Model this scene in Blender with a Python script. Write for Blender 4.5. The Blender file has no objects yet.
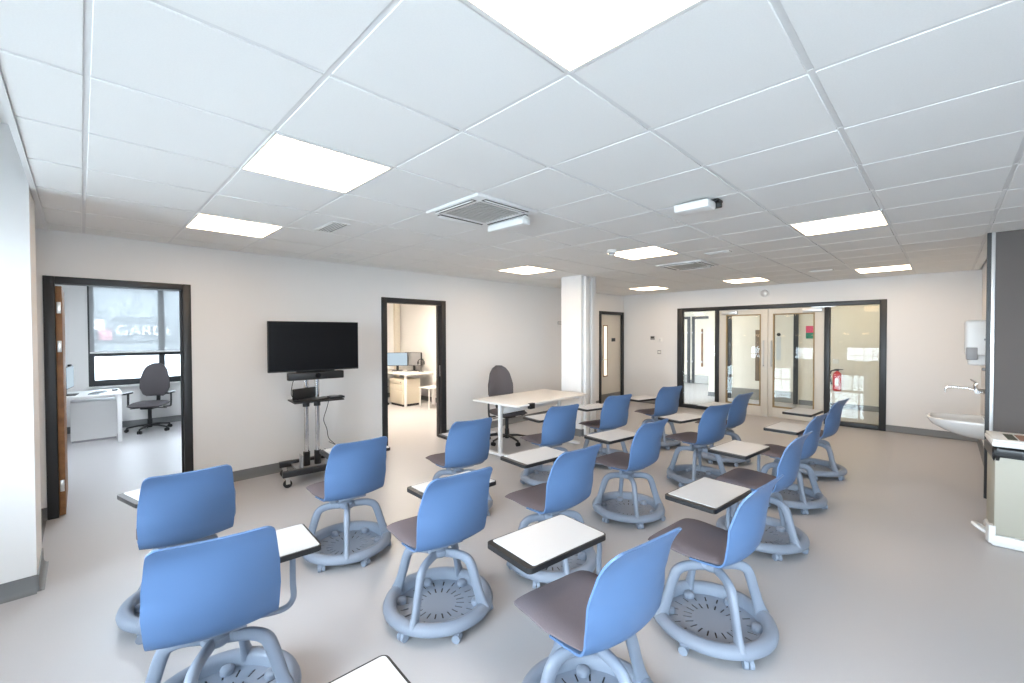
import bpy, bmesh, math, random
from mathutils import Vector, Matrix
random.seed(7)
C = bpy.context.scene.collection
SC = bpy.context.scene
R = math.radians
# ------------------------------------------------------------------ camera
HC, ZC = 1.592, 2.514            # camera height, ceiling height
YL, XE, XW = 5.4785, 9.25, -1.30      # door wall, glazed end wall, window wall
YR = -2.9                              # far right wall, out of view
YAW, PITCH, ROLL, F = R(45.1155), R(-0.9276), R(-0.1872), 432.6
fw = Vector((math.cos(YAW)*math.cos(PITCH), math.sin(YAW)*math.cos(PITCH), math.sin(PITCH)))
rt = Vector((math.sin(YAW), -math.cos(YAW), 0)); up = rt.cross(fw)
rt2 = rt*math.cos(ROLL) + up*math.sin(ROLL); up2 = up*math.cos(ROLL) - rt*math.sin(ROLL)
cam = bpy.data.cameras.new('camera'); cam.sensor_width = 36; cam.lens = F*36/1024
cam.clip_start = 0.02; cam.clip_end = 200
co = bpy.data.objects.new('camera', cam); C.objects.link(co)
co.matrix_world = Matrix(((rt2.x, up2.x, -fw.x, 0), (rt2.y, up2.y, -fw.y, 0), (rt2.z, up2.z, -fw.z, HC), (0, 0, 0, 1)))
SC.camera = co
def ray(x, y): return rt2*((x-512)/F) + up2*((341.5-y)/F) + fw
def atz(x, y, z):
    d = ray(x, y); return Vector((0, 0, HC)) + d*((z-HC)/d.z)
# ------------------------------------------------------------------ light
SKY = 15.0
LED = 6.8
w = bpy.data.worlds.new('sky'); SC.world = w; w.use_nodes = True
bg = w.node_tree.nodes['Background']; bg.inputs[0].default_value = (0.755, 0.865, 1.0, 1); bg.inputs[1].default_value = SKY
vs = SC.view_settings; vs.view_transform = 'Standard'; vs.look = 'None'; vs.gamma = 1; vs.use_curve_mapping = False; vs.exposure = 0.88
def portal(name, loc, sx, sy, rot):
    l = bpy.data.lights.new(name, 'AREA'); l.shape = 'RECTANGLE'; l.size = sx; l.size_y = sy; l.cycles.is_portal = True
    o = bpy.data.objects.new(name, l); C.objects.link(o); o.location = loc; o.rotation_euler = rot
portal('window_portal', (-1.36, 0.5, 1.5), 1.5, 6.6, (0, R(-90), 0))
portal('side_portal', (-.175, YR-.04, 1.5), 1.65, 1.5, (R(90), 0, 0))
portal('office_portal', (1.35, 10.16, 1.6), 2.6, 1.7, (R(-90), 0, 0))
# ------------------------------------------------------------------ room numbers
YN, XN = -0.36, 5.95                   # sink wall and its end
AO, BO, T = -0.5732, 3.3433, 0.6
CX0 = -0.205                           # ceiling edge at the window trough
OY = 10.08                             # office back wall
# ------------------------------------------------------------------ materials
def mat(name, col, rough=0.5, metal=0.0, noise=0.0, nscale=40, bump=0.0, bscale=200, spec=0.5, coat=0.0):
    m = bpy.data.materials.new(name); m.use_nodes = True; nt = m.node_tree; b = nt.nodes['Principled BSDF']
    b.inputs['Base Color'].default_value = (*col, 1); b.inputs['Roughness'].default_value = rough
    b.inputs['Metallic'].default_value = metal; b.inputs['Specular IOR Level'].default_value = spec
    b.inputs['Coat Weight'].default_value = coat
    tc = nt.nodes.new('ShaderNodeTexCoord')
    if noise:
        n = nt.nodes.new('ShaderNodeTexNoise'); n.inputs['Scale'].default_value = nscale; n.inputs['Detail'].default_value = 3
        nt.links.new(tc.outputs['Object'], n.inputs['Vector'])
        r = nt.nodes.new('ShaderNodeMapRange'); r.inputs[1].default_value = 0.3; r.inputs[2].default_value = 0.7
        r.inputs[3].default_value = 1-noise; r.inputs[4].default_value = 1+noise
        nt.links.new(n.outputs[0], r.inputs[0])
        mx = nt.nodes.new('ShaderNodeVectorMath'); mx.operation = 'SCALE'; mx.inputs[0].default_value = col
        nt.links.new(r.outputs[0], mx.inputs['Scale']); nt.links.new(mx.outputs[0], b.inputs['Base Color'])
    if bump:
        n2 = nt.nodes.new('ShaderNodeTexNoise'); n2.inputs['Scale'].default_value = bscale; n2.inputs['Detail'].default_value = 2
        nt.links.new(tc.outputs['Object'], n2.inputs['Vector'])
        bp = nt.nodes.new('ShaderNodeBump'); bp.inputs['Strength'].default_value = bump; bp.inputs['Distance'].default_value = 0.002
        nt.links.new(n2.outputs[0], bp.inputs['Height']); nt.links.new(bp.outputs[0], b.inputs['Normal'])
    return m
def emis(name, col, s):
    m = bpy.data.materials.new(name); m.use_nodes = True; nt = m.node_tree; nt.nodes.clear()
    o = nt.nodes.new('ShaderNodeOutputMaterial'); e = nt.nodes.new('ShaderNodeEmission')
    e.inputs[0].default_value = (*col, 1); e.inputs[1].default_value = s; nt.links.new(e.outputs[0], o.inputs[0]); return m
def glassmat(name, tint=(0.96, 0.98, 0.97)):
    m = bpy.data.materials.new(name); m.use_nodes = True; nt = m.node_tree; nt.nodes.clear()
    o = nt.nodes.new('ShaderNodeOutputMaterial'); t = nt.nodes.new('ShaderNodeBsdfTransparent'); g = nt.nodes.new('ShaderNodeBsdfGlossy')
    t.inputs[0].default_value = (*tint, 1); g.inputs['Roughness'].default_value = 0.0
    f = nt.nodes.new('ShaderNodeFresnel'); f.inputs[0].default_value = 1.45; x = nt.nodes.new('ShaderNodeMixShader')
    nt.links.new(f.outputs[0], x.inputs[0]); nt.links.new(t.outputs[0], x.inputs[1]); nt.links.new(g.outputs[0], x.inputs[2]); nt.links.new(x.outputs[0], o.inputs[0]); return m
def fabricscreen(name):
    m = bpy.data.materials.new(name); m.use_nodes = True; nt = m.node_tree; nt.nodes.clear()
    o = nt.nodes.new('ShaderNodeOutputMaterial'); t = nt.nodes.new('ShaderNodeBsdfTransparent'); d = nt.nodes.new('ShaderNodeBsdfDiffuse'); l = nt.nodes.new('ShaderNodeBsdfTranslucent')
    t.inputs[0].default_value = (1, 1, 1, 1); d.inputs[0].default_value = (.75, .77, .78, 1); l.inputs[0].default_value = (.13, .133, .135, 1)
    a = nt.nodes.new('ShaderNodeMixShader'); a.inputs[0].default_value = .5; b = nt.nodes.new('ShaderNodeMixShader'); b.inputs[0].default_value = .705
    nt.links.new(d.outputs[0], a.inputs[1]); nt.links.new(l.outputs[0], a.inputs[2]); nt.links.new(t.outputs[0], b.inputs[1]); nt.links.new(a.outputs[0], b.inputs[2]); nt.links.new(b.outputs[0], o.inputs[0]); return m
M = dict(
    wall=mat('wall_paint', (.80, .79, .78), .85, bump=.05, bscale=300, spec=.2),
    cream=mat('cream_paint', (.74, .69, .60), .85, spec=.2),
    tile=mat('ceiling_tile', (.84, .84, .83), .95, noise=.015, nscale=180, bump=.12, bscale=500, spec=.1),
    tee=mat('ceiling_tee', (.74, .74, .74), .5),
    slab=mat('slab', (.7, .7, .7), .9),
    floor=mat('floor_vinyl', (.47, .46, .47), .38, noise=.035, nscale=260, spec=.4),
    skirt=mat('skirting_vinyl', (.17, .175, .18), .5),
    frame=mat('dark_frame', (.018, .020, .023), .42),
    oak=mat('oak_edge', (.25, .115, .04), .5, noise=.25, nscale=12),
    bead=mat('oak_bead', (.30, .21, .10), .5, noise=.15, nscale=20),
    doorface=mat('door_laminate', (.66, .62, .55), .55),
    kick=mat('kick_plate', (.30, .29, .27), .35, metal=.6),
    steel=mat('brushed_steel', (.62, .61, .59), .3, metal=1),
    chrome=mat('chrome', (.80, .80, .80), .12, metal=1),
    glass=glassmat('pane_glass'),
    blue=mat('shell_blue', (.090, .168, .325), .42, bump=.03, bscale=900, spec=.4),
    grey=mat('base_grey_blue', (.235, .275, .345), .45, spec=.4),
    caster=mat('caster_grey', (.25, .295, .37), .5),
    pad=mat('seat_fabric', (.155, .132, .145), .85, noise=.08, nscale=400, bump=.15, bscale=700, spec=.2),
    white=mat('white_laminate', (.56, .565, .58), .32),
    black=mat('black_plastic', (.012, .012, .013), .42),
    blackm=mat('black_metal', (.014, .014, .016), .35),
    screen=mat('screen_gloss', (.003, .003, .004), .25, spec=.2),
    desk=mat('desk_white', (.80, .78, .75), .4),
    deskmetal=mat('white_metal', (.80, .80, .80), .35),
    beige=mat('pedestal_beige', (.66, .60, .49), .5),
    fabric=mat('office_fabric', (.115, .105, .112), .9, noise=.08, nscale=300, bump=.15, bscale=600, spec=.2),
    ceramic=mat('ceramic', (.78, .78, .77), .12, coat=.5),
    plastic=mat('white_plastic', (.78, .78, .77), .4),
    greyp=mat('grey_plastic', (.30, .30, .31), .45),
    grillegrey=mat('grille_grey', (.50, .50, .48), .5), vent=mat('vent_dark', (.06, .06, .06), .6),
    panel=mat('grey_panel', (.125, .110, .103), .8, noise=.05, nscale=400),
    alu=mat('aluminium', (.70, .70, .70), .35, metal=.7),
    binb=mat('bin_beige', (.43, .41, .34), .55),
    bag=mat('bin_bag', (.006, .006, .007), .3, bump=.6, bscale=30),
    red=mat('extinguisher_red', (.55, .02, .02), .35),
    print1=mat('print_dark', (.05, .06, .04), .6), print2=mat('print_brown', (.35, .20, .15), .6),
    green=mat('sign_green', (.03, .22, .14), .5), pink=mat('sign_pink', (.65, .06, .14), .5),
    led=emis('led_diffuser', (1.0, .74, .50), LED), ledc=emis('corridor_led', (1.0, .82, .56), 9.0), ledb=emis('office_led_cool', (.84, .92, 1.0), 34.0),
    ledo=emis('office_led', (1.0, .87, .72), 75.0),
    mon=emis('monitor_glow', (.55, .68, .78), .55),
    blind=fabricscreen('blind_fabric'),
    facade=mat('facade', (.26, .275, .285), .9, noise=.1, nscale=.6), facade2=mat('facade_light', (.38, .40, .41), .9),
    logo=mat('logo_pink', (.72, .36, .39), .8), letters=mat('letters_white', (.92, .92, .92), .8),
    paper=mat('paper', (.75, .74, .70), .8), keys=mat('keyboard', (.35, .38, .42), .5))
# ------------------------------------------------------------------ mesh helpers
class MB:
    def __init__(s): s.bm = bmesh.new()
    def box(s, lo, hi, bev=0.0, seg=2, m=None):
        t = bmesh.new()
        bmesh.ops.create_cube(t, size=1)
        d = [hi[i]-lo[i] for i in range(3)]; c = [(hi[i]+lo[i])/2 for i in range(3)]
        for v in t.verts: v.co = Vector((v.co.x*d[0]+c[0], v.co.y*d[1]+c[1], v.co.z*d[2]+c[2]))
        if bev: bmesh.ops.bevel(t, geom=t.edges[:], offset=min(bev, min(abs(x) for x in d)*.45), segments=seg, affect='EDGES', profile=.5)
        if m is not None: t.transform(m)
        s.merge(t); return s
    def merge(s, t):
        me = bpy.data.meshes.new('t'); t.to_mesh(me); t.free(); s.bm.from_mesh(me); bpy.data.meshes.remove(me)
    def rings(s, rings, close=False, cap=True):
        vs_ = [[s.bm.verts.new(p) for p in r] for r in rings]
        n = len(vs_[0]); k = len(vs_)
        for i in range(k if close else k-1):
            a, b = vs_[i], vs_[(i+1) % k]
            for j in range(n):
                try: s.bm.faces.new((a[j], a[(j+1) % n], b[(j+1) % n], b[j]))
                except ValueError: pass
        if cap and not close:
            s.bm.faces.new(vs_[0][::-1]); s.bm.faces.new(vs_[-1])
        return s
    def sweep(s, pts, ra, rb=None, n=10, power=2.0, up=None, close=False):
        """tube along pts; ra,rb radii (number or list)"""
        pts = [Vector(p) for p in pts]; k = len(pts)
        ra = ra if isinstance(ra, (list, tuple)) else [ra]*k
        rb = ra if rb is None else (rb if isinstance(rb, (list, tuple)) else [rb]*k)
        rings = []; side = None
        for i, p in enumerate(pts):
            if close: t = pts[(i+1) % k]-pts[i-1]
            else: t = pts[min(i+1, k-1)]-pts[max(i-1, 0)]
            t.normalize()
            if up is not None: side = Vector(up).cross(t)
            elif side is None: side = (Vector((0, 0, 1)) if abs(t.z) < .9 else Vector((1, 0, 0))).cross(t)
            else: side = side - t*side.dot(t)
            if side.length < 1e-6: side = Vector((1, 0, 0)).cross(t)
            side.normalize(); nn = t.cross(side)
            ring = []
            for j in range(n):
                a = 2*math.pi*j/n; c, q = math.cos(a), math.sin(a)
                cx = math.copysign(abs(c)**(2/power), c); sy = math.copysign(abs(q)**(2/power), q)
                ring.append(p + side*cx*ra[i] + nn*sy*rb[i])
            rings.append(ring)
        return s.rings(rings, close=close)
    def lathe(s, prof, n=24, c=(0, 0, 0), closed=False):
        rings = []
        for r, z in prof: rings.append([Vector((c[0]+r*math.cos(2*math.pi*j/n), c[1]+r*math.sin(2*math.pi*j/n), c[2]+z)) for j in range(n)])
        return s.rings(rings, close=closed, cap=not closed)
    def cyl(s, a, b, r, n=14): return s.sweep([a, b], r, n=n)
    def prism(s, poly, z0, z1):
        a = [s.bm.verts.new((x, y, z0)) for x, y in poly]; b = [s.bm.verts.new((x, y, z1)) for x, y in poly]; n = len(poly)
        s.bm.faces.new(a[::-1]); s.bm.faces.new(b)
        for i in range(n): s.bm.faces.new((a[i], a[(i+1) % n], b[(i+1) % n], b[i]))
        return s
    def surf(s, fn, nu, nv, thick=None):
        """solid sheet: fn(i,j)->(top, bottom)"""
        g = [[fn(i, j) for j in range(nv)] for i in range(nu)]
        A = [[s.bm.verts.new(g[i][j][0]) for j in range(nv)] for i in range(nu)]
        B = [[s.bm.verts.new(g[i][j][1]) for j in range(nv)] for i in range(nu)]
        for i in range(nu-1):
            for j in range(nv-1):
                s.bm.faces.new((A[i][j], A[i+1][j], A[i+1][j+1], A[i][j+1])); s.bm.faces.new((B[i][j], B[i][j+1], B[i+1][j+1], B[i+1][j]))
        for i in range(nu-1):
            s.bm.faces.new((A[i][0], B[i][0], B[i+1][0], A[i+1][0])); s.bm.faces.new((A[i][-1], A[i+1][-1], B[i+1][-1], B[i][-1]))
        for j in range(nv-1):
            s.bm.faces.new((A[0][j], A[0][j+1], B[0][j+1], B[0][j])); s.bm.faces.new((A[-1][j], B[-1][j], B[-1][j+1], A[-1][j+1]))
        return s
    def mesh(s, name, material, smooth=True, ang=38):
        bmesh.ops.recalc_face_normals(s.bm, faces=s.bm.faces[:])
        me = bpy.data.meshes.new(name); s.bm.to_mesh(me); s.bm.free()
        me.materials.append(M[material] if isinstance(material, str) else material)
        if smooth:
            me.polygons.foreach_set('use_smooth', [True]*len(me.polygons)); me.set_sharp_from_angle(angle=R(ang))
        return me
    def build(s, name, material, parent=None, smooth=True, ang=38, **k):
        return put(name, s.mesh(name, material, smooth, ang), parent, **k)
def put(name, me, parent=None, loc=None, rotz=0, label=None):
    o = bpy.data.objects.new(name, me); C.objects.link(o)
    if parent is not None: o.parent = parent
    if loc is not None: o.location = loc
    if rotz: o.rotation_euler = (0, 0, rotz)
    if label: o['label'] = label
    return o
def tag(o, label, cat, group=None, kind=None):
    o['label'] = label; o['category'] = cat
    if group: o['group'] = group
    if kind: o['kind'] = kind
    return o
def thing(name, label, cat, loc=(0, 0, 0), rotz=0, group=None, kind=None):
    o = bpy.data.objects.new(name, None); C.objects.link(o); o.empty_display_size = .1
    o.location = loc; o.rotation_euler = (0, 0, rotz)
    return tag(o, label, cat, group, kind)
def spline(P, n):
    """Catmull-Rom through tuples, n samples"""
    P = [Vector(p) for p in P]; k = len(P)-1; out = []
    for i in range(n):
        t = i/(n-1)*k; j = min(int(t), k-1); f = t-j
        p0, p1, p2, p3 = P[max(j-1, 0)], P[j], P[j+1], P[min(j+2, k)]
        out.append(.5*((2*p1)+(p2-p0)*f+(2*p0-5*p1+4*p2-p3)*f*f+(3*p1-p0-3*p2+p3)*f**3))
    return out
def lerp(tab, x):
    for (a, va), (b, vb) in zip(tab, tab[1:]):
        if x <= b: return va+(vb-va)*max(0, (x-a))/(b-a)
    return tab[-1][1]
def solid(name, boxes, m, label, cat, bev=0): 
    b = MB()
    for lo, hi in boxes: b.box(lo, hi, bev)
    return tag(b.build(name, m, smooth=bool(bev)), label, cat, kind='structure')
# ------------------------------------------------------------------ setting: floor, walls
solid('floor', [((-1.6, -3.1, -.1), (16, 13, 0))], 'floor', 'light grey vinyl floor running through room, offices and corridor', 'floor')
D1, D2, D3 = (-.228, .803), (2.925, 4.0), (8.20, 9.235)   # outer frame edges of the three doors
DH = 2.112
WT = .12
solid('wall_left', [((-1.6, YL, 0), (D1[0], YL+WT, 2.9)), ((D1[0], YL, DH), (D1[1], YL+WT, 2.9)), ((D1[1], YL, 0), (D2[0], YL+WT, 2.9)),
                    ((D2[0], YL, DH), (D2[1], YL+WT, 2.9)), ((D2[1], YL, 0), (D3[0], YL+WT, 2.9)), ((D3[0], YL, DH), (D3[1], YL+WT, 2.9)), ((D3[1], YL, 0), (XE+.12, YL+WT, 2.9))],
      'wall', 'long white wall with two open office doorways behind the television', 'wall')
S0, S1, SH = .68, 4.152, 2.145      # glazed screen in the end wall
solid('wall_end', [((XE, YN-3, 0), (XE+.12, S0, 2.9)), ((XE, S0, SH), (XE+.12, S1, 2.9)), ((XE, S1, 0), (XE+.12, YL+WT, 2.9))], 'wall',
      'far off-white wall around the dark framed glass screen', 'wall')
solid('wall_sink', [((XN, -3.0, 0), (XE, YN, 2.9))], 'wall', 'white wall end that carries the wash basin beside the grey panel', 'wall')
solid('wall_right', [((-1.6, YR-.2, 0), (XN, YR, .78)), ((-1.6, YR-.2, 2.25), (XN, YR, 2.9)), ((-1.6, YR-.2, .78), (-1.0, YR, 2.25)), ((.65, YR-.2, .78), (XN, YR, 2.25))], 'wall', 'white side wall out of view on the right', 'wall')
solid('wall_pier', [((-1.6, 3.98, 0), (-.215, 4.46, 2.95)), ((-1.6, 4.46, 0), (-.265, YL, 2.95))], 'wall', 'white projecting wall pier at the left edge beside the first doorway', 'wall')
# window wall behind the camera
WZ0, WZ1 = .78, 2.25
solid('wall_window', [((XW-.2, YR-.1, 0), (XW, 3.98, WZ0)), ((XW-.2, YR-.1, WZ1), (XW, 3.98, 2.95)), ((XW-.2, 3.8, WZ0), (XW, 3.98, WZ1)), ((XW-.2, YR-.1, WZ0), (XW, -2.8, WZ1))], 'wall',
      'white window wall out of view on the left', 'wall')
words = ['nearest the right side', 'second from the right', 'third from the right', 'nearest the pier']
spots = [('window_%d' % (i+1), 'dark framed daylight window %s of the window wall' % words[i], (XW-.1, -2.8+(i+.5)*1.65, WZ0), 0) for i in range(4)]
spots += [('window_%d' % (i+7), 'dark framed daylight window of the right side wall near the corner', (-1.0+(i+.5)*1.65, YR-.1, WZ0), R(90)) for i in range(1)]
for nm_, lb_, lc_, rz_ in spots:
    t = thing(nm_, lb_, 'window', lc_, rz_, kind='structure')
    h_, z_ = .825, WZ1-WZ0
    for nm, lo, hi in (('frame_jamb', (-.03, -h_, 0), (.03, -h_+.05, z_)), ('frame_jamb', (-.03, h_-.05, 0), (.03, h_, z_)), ('frame_sill', (-.03, -h_+.05, 0), (.03, h_-.05, .06)),
                       ('frame_head', (-.03, -h_+.05, z_-.06), (.03, h_-.05, z_)), ('transom', (-.03, -h_+.05, .53), (.03, h_-.05, .60))):
        MB().box(lo, hi).build(nm, 'frame', t, smooth=False)
    MB().box((-.004, -h_+.05, .06), (.004, h_-.05, .53)).build('pane', 'glass', t, smooth=False)
    MB().box((-.004, -h_+.05, .60), (.004, h_-.05, z_-.06)).build('pane', 'glass', t, smooth=False)
# upper soffit over the window trough, outer roof
solid('ceiling_trough', [((-1.6, YR-.1, 2.86), (XE+.2, YL+.12, 2.96)), ((-.264, 4.462, ZC-.004), (CX0-.004, YL-.001, ZC+.03)), ((-.214, 4.40, ZC-.004), (CX0-.004, 4.462, ZC+.03)), ((-.214, 3.985, ZC-.004), (CX0-.004, 4.40, ZC+.03)), ((CX0, YR, ZC+.02), (CX0+.02, 3.98, 2.86))], 'wall', 'white raised soffit between ceiling edge and windows', 'ceiling')
# column
cb = MB().box((5.50, 4.00, 0), (5.90, 4.39, ZC))
col = tag(cb.build('column', 'wall', smooth=False), 'square white column standing beside the white desk', 'column', kind='structure')
MB().box((5.56, 3.955, .02), (5.66, 4.0, ZC-.02), .006).build('pipe_casing', 'plastic', col)
MB().box((5.72, 3.962, .02), (5.80, 4.0, ZC-.02), .006).build('pipe_casing', 'plastic', col)
for z in (1.02, 1.28): MB().box((5.815, 3.985, z), (5.885, 4.0, z+.085), .004).build('wall_socket', 'plastic', col)
# baseboards
def skirting(name, segs, label):
    """segs: (x0,y0,x1,y1, nx,ny) wall-foot line and outward normal; coved profile"""
    b = MB()
    for x0, y0, x1, y1, nx, ny in segs:
        prof = [(0, 0), (.032, 0), (.022, .004), (.012, .014), (.008, .03), (.007, .105), (0, .108)]
        ra = [Vector((x0+nx*o, y0+ny*o, z)) for o, z in prof]; rb = [Vector((x1+nx*o, y1+ny*o, z)) for o, z in prof]
        b.rings([ra, rb])
    return tag(b.build(name, 'skirt', ang=60), label, 'baseboard', kind='structure')
skirting('baseboard_left', [(D1[1], YL, D2[0], YL, 0, -1), (D2[1], YL, D3[0], YL, 0, -1), (-.265, YL, D1[0], YL, 0, -1)], 'grey coved baseboard along the white wall with the doorways')
skirting('baseboard_end', [(XE, S1, XE, YL, -1, 0), (XE, YN, XE, S0, -1, 0)], 'grey coved baseboard along the far wall beside the glass screen')
skirting('baseboard_pier', [(-1.3, 3.98, -.215, 3.98, 0, -1), (-.215, 3.98, -.215, 4.46, 1, 0), (-.265, 4.46, -.265, YL, 1, 0)], 'grey coved baseboard around the left wall pier')
skirting('baseboard_sink', [(XN, YN, XE, YN, 0, 1), (XN, -3, XN, YN, -1, 0)], 'grey coved baseboard under the wash basin wall')
skirting('baseboard_column', [(5.5, 4.0, 5.5, 4.39, -1, 0), (5.5, 4.0, 5.9, 4.0, 0, -1)], 'grey coved baseboard around the square column')
# ------------------------------------------------------------------ ceiling
ceil = solid('ceiling', [((CX0, YN, ZC+.045), (XE, YL, ZC+.1)), ((CX0, YR, ZC+.045), (XN, YN, ZC+.1))], 'slab', 'suspended white ceiling of square tiles in a metal grid', 'ceiling')
panels = [(a, b) for a in (2, 8, 14) for b in (4, 1, -2)]
cass = [(4, 1), (10, 1)]
skip = set(panels) | set(cass)
tm = {}
for i in range(0, 17):
    for j in range(-4, 11):
        x0, x1 = AO+i*T, AO+(i+1)*T; y1, y0 = BO-j*T, BO-(j+1)*T
        x0, x1 = max(x0, CX0+.012), min(x1, XE-.008); y1 = min(y1, YL-.008); y0 = max(y0, YR+.01)
        if x0 >= XN-.02 and y1 <= YN+.03: continue
        if x0 >= XN-.3: y0 = max(y0, YN+.012)
        elif y1 < YN+.03: x1 = min(x1, XN-.01)
        if x1-x0 < .05 or y1-y0 < .05 or (i, j) in skip: continue
        dx, dy = (x1-x0)/2-.009, (y1-y0)/2-.011
        k = (round(dx, 3), round(dy, 3))
        if k not in tm: tm[k] = MB().box((-dx, -dy, -.006), (dx, dy, .012), .002, 1).mesh('ceiling_tile', 'tile')
        put('ceiling_tile', tm[k], ceil, ((x0+x1)/2, (y0+y1)/2, ZC))
for i in range(1, 17):
    x = AO+i*T; ymin = YR if x < XN else YN
    wv = .015 if i == 1 else .011
    MB().box((x-wv, ymin, ZC-.003), (x+wv, YL, ZC+.02)).build('grid_tee', 'tee', ceil, smooth=False)
for j in range(-3, 11):
    y = BO-j*T; xmax = XE if y > YN+.03 else XN
    MB().box((CX0, y-.0125, ZC-.001), (xmax, y+.0125, ZC+.02)).build('grid_tee', 'tee', ceil, smooth=False)
MB().box((CX0-.004, YR, ZC-.012), (CX0+.02, YL, ZC+.03)).build('edge_trim', 'tee', ceil, smooth=False)
MB().box((CX0, YL-.02, ZC-.004), (XE, YL, ZC+.02)).box((XE-.02, YN, ZC-.004), (XE, YL-.02, ZC+.02)).build('edge_trim', 'tee', ceil, smooth=False)
# LED panels
colw = {2: 'nearest the camera', 8: 'halfway along', 14: 'at the far end'}
roww = {4: 'right hand row', 1: 'middle row', -2: 'row beside the doorway wall'}
fr = MB()
h2 = .2975
fr.box((-h2, -h2, -.010), (h2, -h2+.012, .01)).box((-h2, h2-.012, -.010), (h2, h2, .01)).box((-h2, -h2+.012, -.010), (-h2+.012, h2-.012, .01)).box((h2-.012, -h2+.012, -.010), (h2, h2-.012, .01))
frm = fr.mesh('panel_frame', 'plastic', False); dfm = MB().box((-h2+.012, -h2+.012, -.007), (h2-.012, h2-.012, .005)).mesh('diffuser', 'led', False)
for a, b in panels:
    t = thing('ceiling_light', 'lit square ceiling panel, %s of panels, %s' % (roww[b], colw[a]), 'ceiling light', (AO+(a+.5)*T, BO-(b+.5)*T, ZC), group='LED ceiling panels')
    put('panel_frame', frm, t); put('diffuser', dfm, t)
# ------------------------------------------------------------------ doors in the left wall
def door_frame(t, x0, x1, y0=YL, wt=WT, hh=DH, j=.08, proud=.018):
    MB().box((x0, y0-proud, 0), (x0+j, y0+wt+proud, hh), .004).build('frame_jamb', 'frame', t)
    MB().box((x1-j, y0-proud, 0), (x1, y0+wt+proud, hh), .004).build('frame_jamb', 'frame', t)
    MB().box((x0+j, y0-proud, hh-j+.01), (x1-j, y0+wt+proud, hh), .004).build('frame_head', 'frame', t)
    for a, b in ((x1-j-.015, x1-j),): MB().box((a, y0+.05, 0), (b, y0+.075, hh-j+.01)).build('door_stop', 'frame', t, smooth=False)
d = thing('door_1', 'open doorway with dark frame showing the office window and blind', 'door', kind='structure')
door_frame(d, *D1, j=.07)
lx = D1[0]+.0725
leaf = MB().box((lx, YL+.02, .01), (lx+.04, YL+.90, 2.03), .002).build('door_leaf', 'oak', d, label='oak edged door leaf swung open')
for z in (.22, 1.45, 1.79): MB().box((lx+.006, YL+.014, z), (lx+.034, YL+.02, z+.10), .002).build('hinge', 'steel', leaf)
d = thing('door_2', 'open doorway with dark frame showing the desk with monitors', 'door', kind='structure')
door_frame(d, *D2)
MB().box((D2[0]+.085, YL+.115, .01), (D2[0]+.13, YL+1.0, 2.03), .002).build('door_leaf', 'oak', d)
MB().box((D2[1]-.083, YL+.03, .95), (D2[1]-.08, YL+.048, 1.12)).build('strike_plate', 'steel', d, smooth=False)
d = thing('door_3', 'closed pale door with narrow vision panel in the far corner', 'door', kind='structure')
door_frame(d, *D3)
leaf = MB().box((D3[0]+.08, YL+.03, .01), (D3[1]-.08, YL+.074, DH-.07), .002).build('door_leaf', 'doorface', d)
vx0, vx1 = 8.405, 8.585
MB().box((vx0, YL+.022, .62), (vx0+.025, YL+.03, 1.80)).box((vx1-.025, YL+.022, .62), (vx1, YL+.03, 1.80)).box((vx0+.025, YL+.022, .62), (vx1-.025, YL+.03, .645)).box((vx0+.025, YL+.022, 1.775), (vx1-.025, YL+.03, 1.80)).build('vision_bead', 'oak', leaf, smooth=False)
MB().box((vx0+.025, YL+.026, .645), (vx1-.025, YL+.03, 1.775)).build('vision_pane', emis('pane_glow', (1, .86, .66), .9), leaf, smooth=False)  # emission on the pane imitates light from a room behind the door
MB().box((D3[0]+.085, YL+.026, .012), (D3[1]-.085, YL+.03, .22)).build('kick_plate', 'kick', leaf, smooth=False)
MB().box((8.76, YL+.024, 1.42), (8.92, YL+.03, 1.50), .002).build('name_plate', 'frame', leaf)
MB().cyl((8.36, YL+.03, 1.02), (8.36, YL-.02, 1.02), .011).cyl((8.36, YL-.02, 1.02), (8.47, YL-.02, 1.02), .009).build('lever_handle', 'steel', leaf)
# ------------------------------------------------------------------ glazed end screen with double doors
g = thing('window_5', 'dark framed glass screen around the double doors in the far wall', 'glass screen', kind='structure')
X0, X1 = XE-.02, XE+.10
def bar(nm, y0, y1, z0, z1, m='frame', par=None, x0=X0, x1=X1): return MB().box((x0, y0, z0), (x1, y1, z1), .003).build(nm, m, par or g)
bar('frame_jamb', S1-.11, S1, 0, SH); bar('frame_jamb', S0, S0+.09, 0, SH); bar('frame_head', S0+.09, S1-.11, SH-.075, SH)
bar('mullion', 3.285, 3.36, 0, SH-.075); bar('mullion', 1.435, 1.51, 0, SH-.075)
bar('frame_sill', 3.36, S1-.11, 0, .075); bar('frame_sill', S0+.09, 1.435, 0, .075)
bar('pane', 3.36, S1-.11, .075, SH-.075, 'glass', None, XE+.035, XE+.045); bar('pane', S0+.09, 1.435, .075, SH-.075, 'glass', None, XE+.035, XE+.045)
dots = MB()
for k in range(6):
    for z in (.98, 1.60): dots.box((XE+.031, 3.42+k*.105, z), (XE+.035, 3.445+k*.105, z+.035))
dots.build('manifestation_dots', 'white', g, smooth=False)
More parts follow.
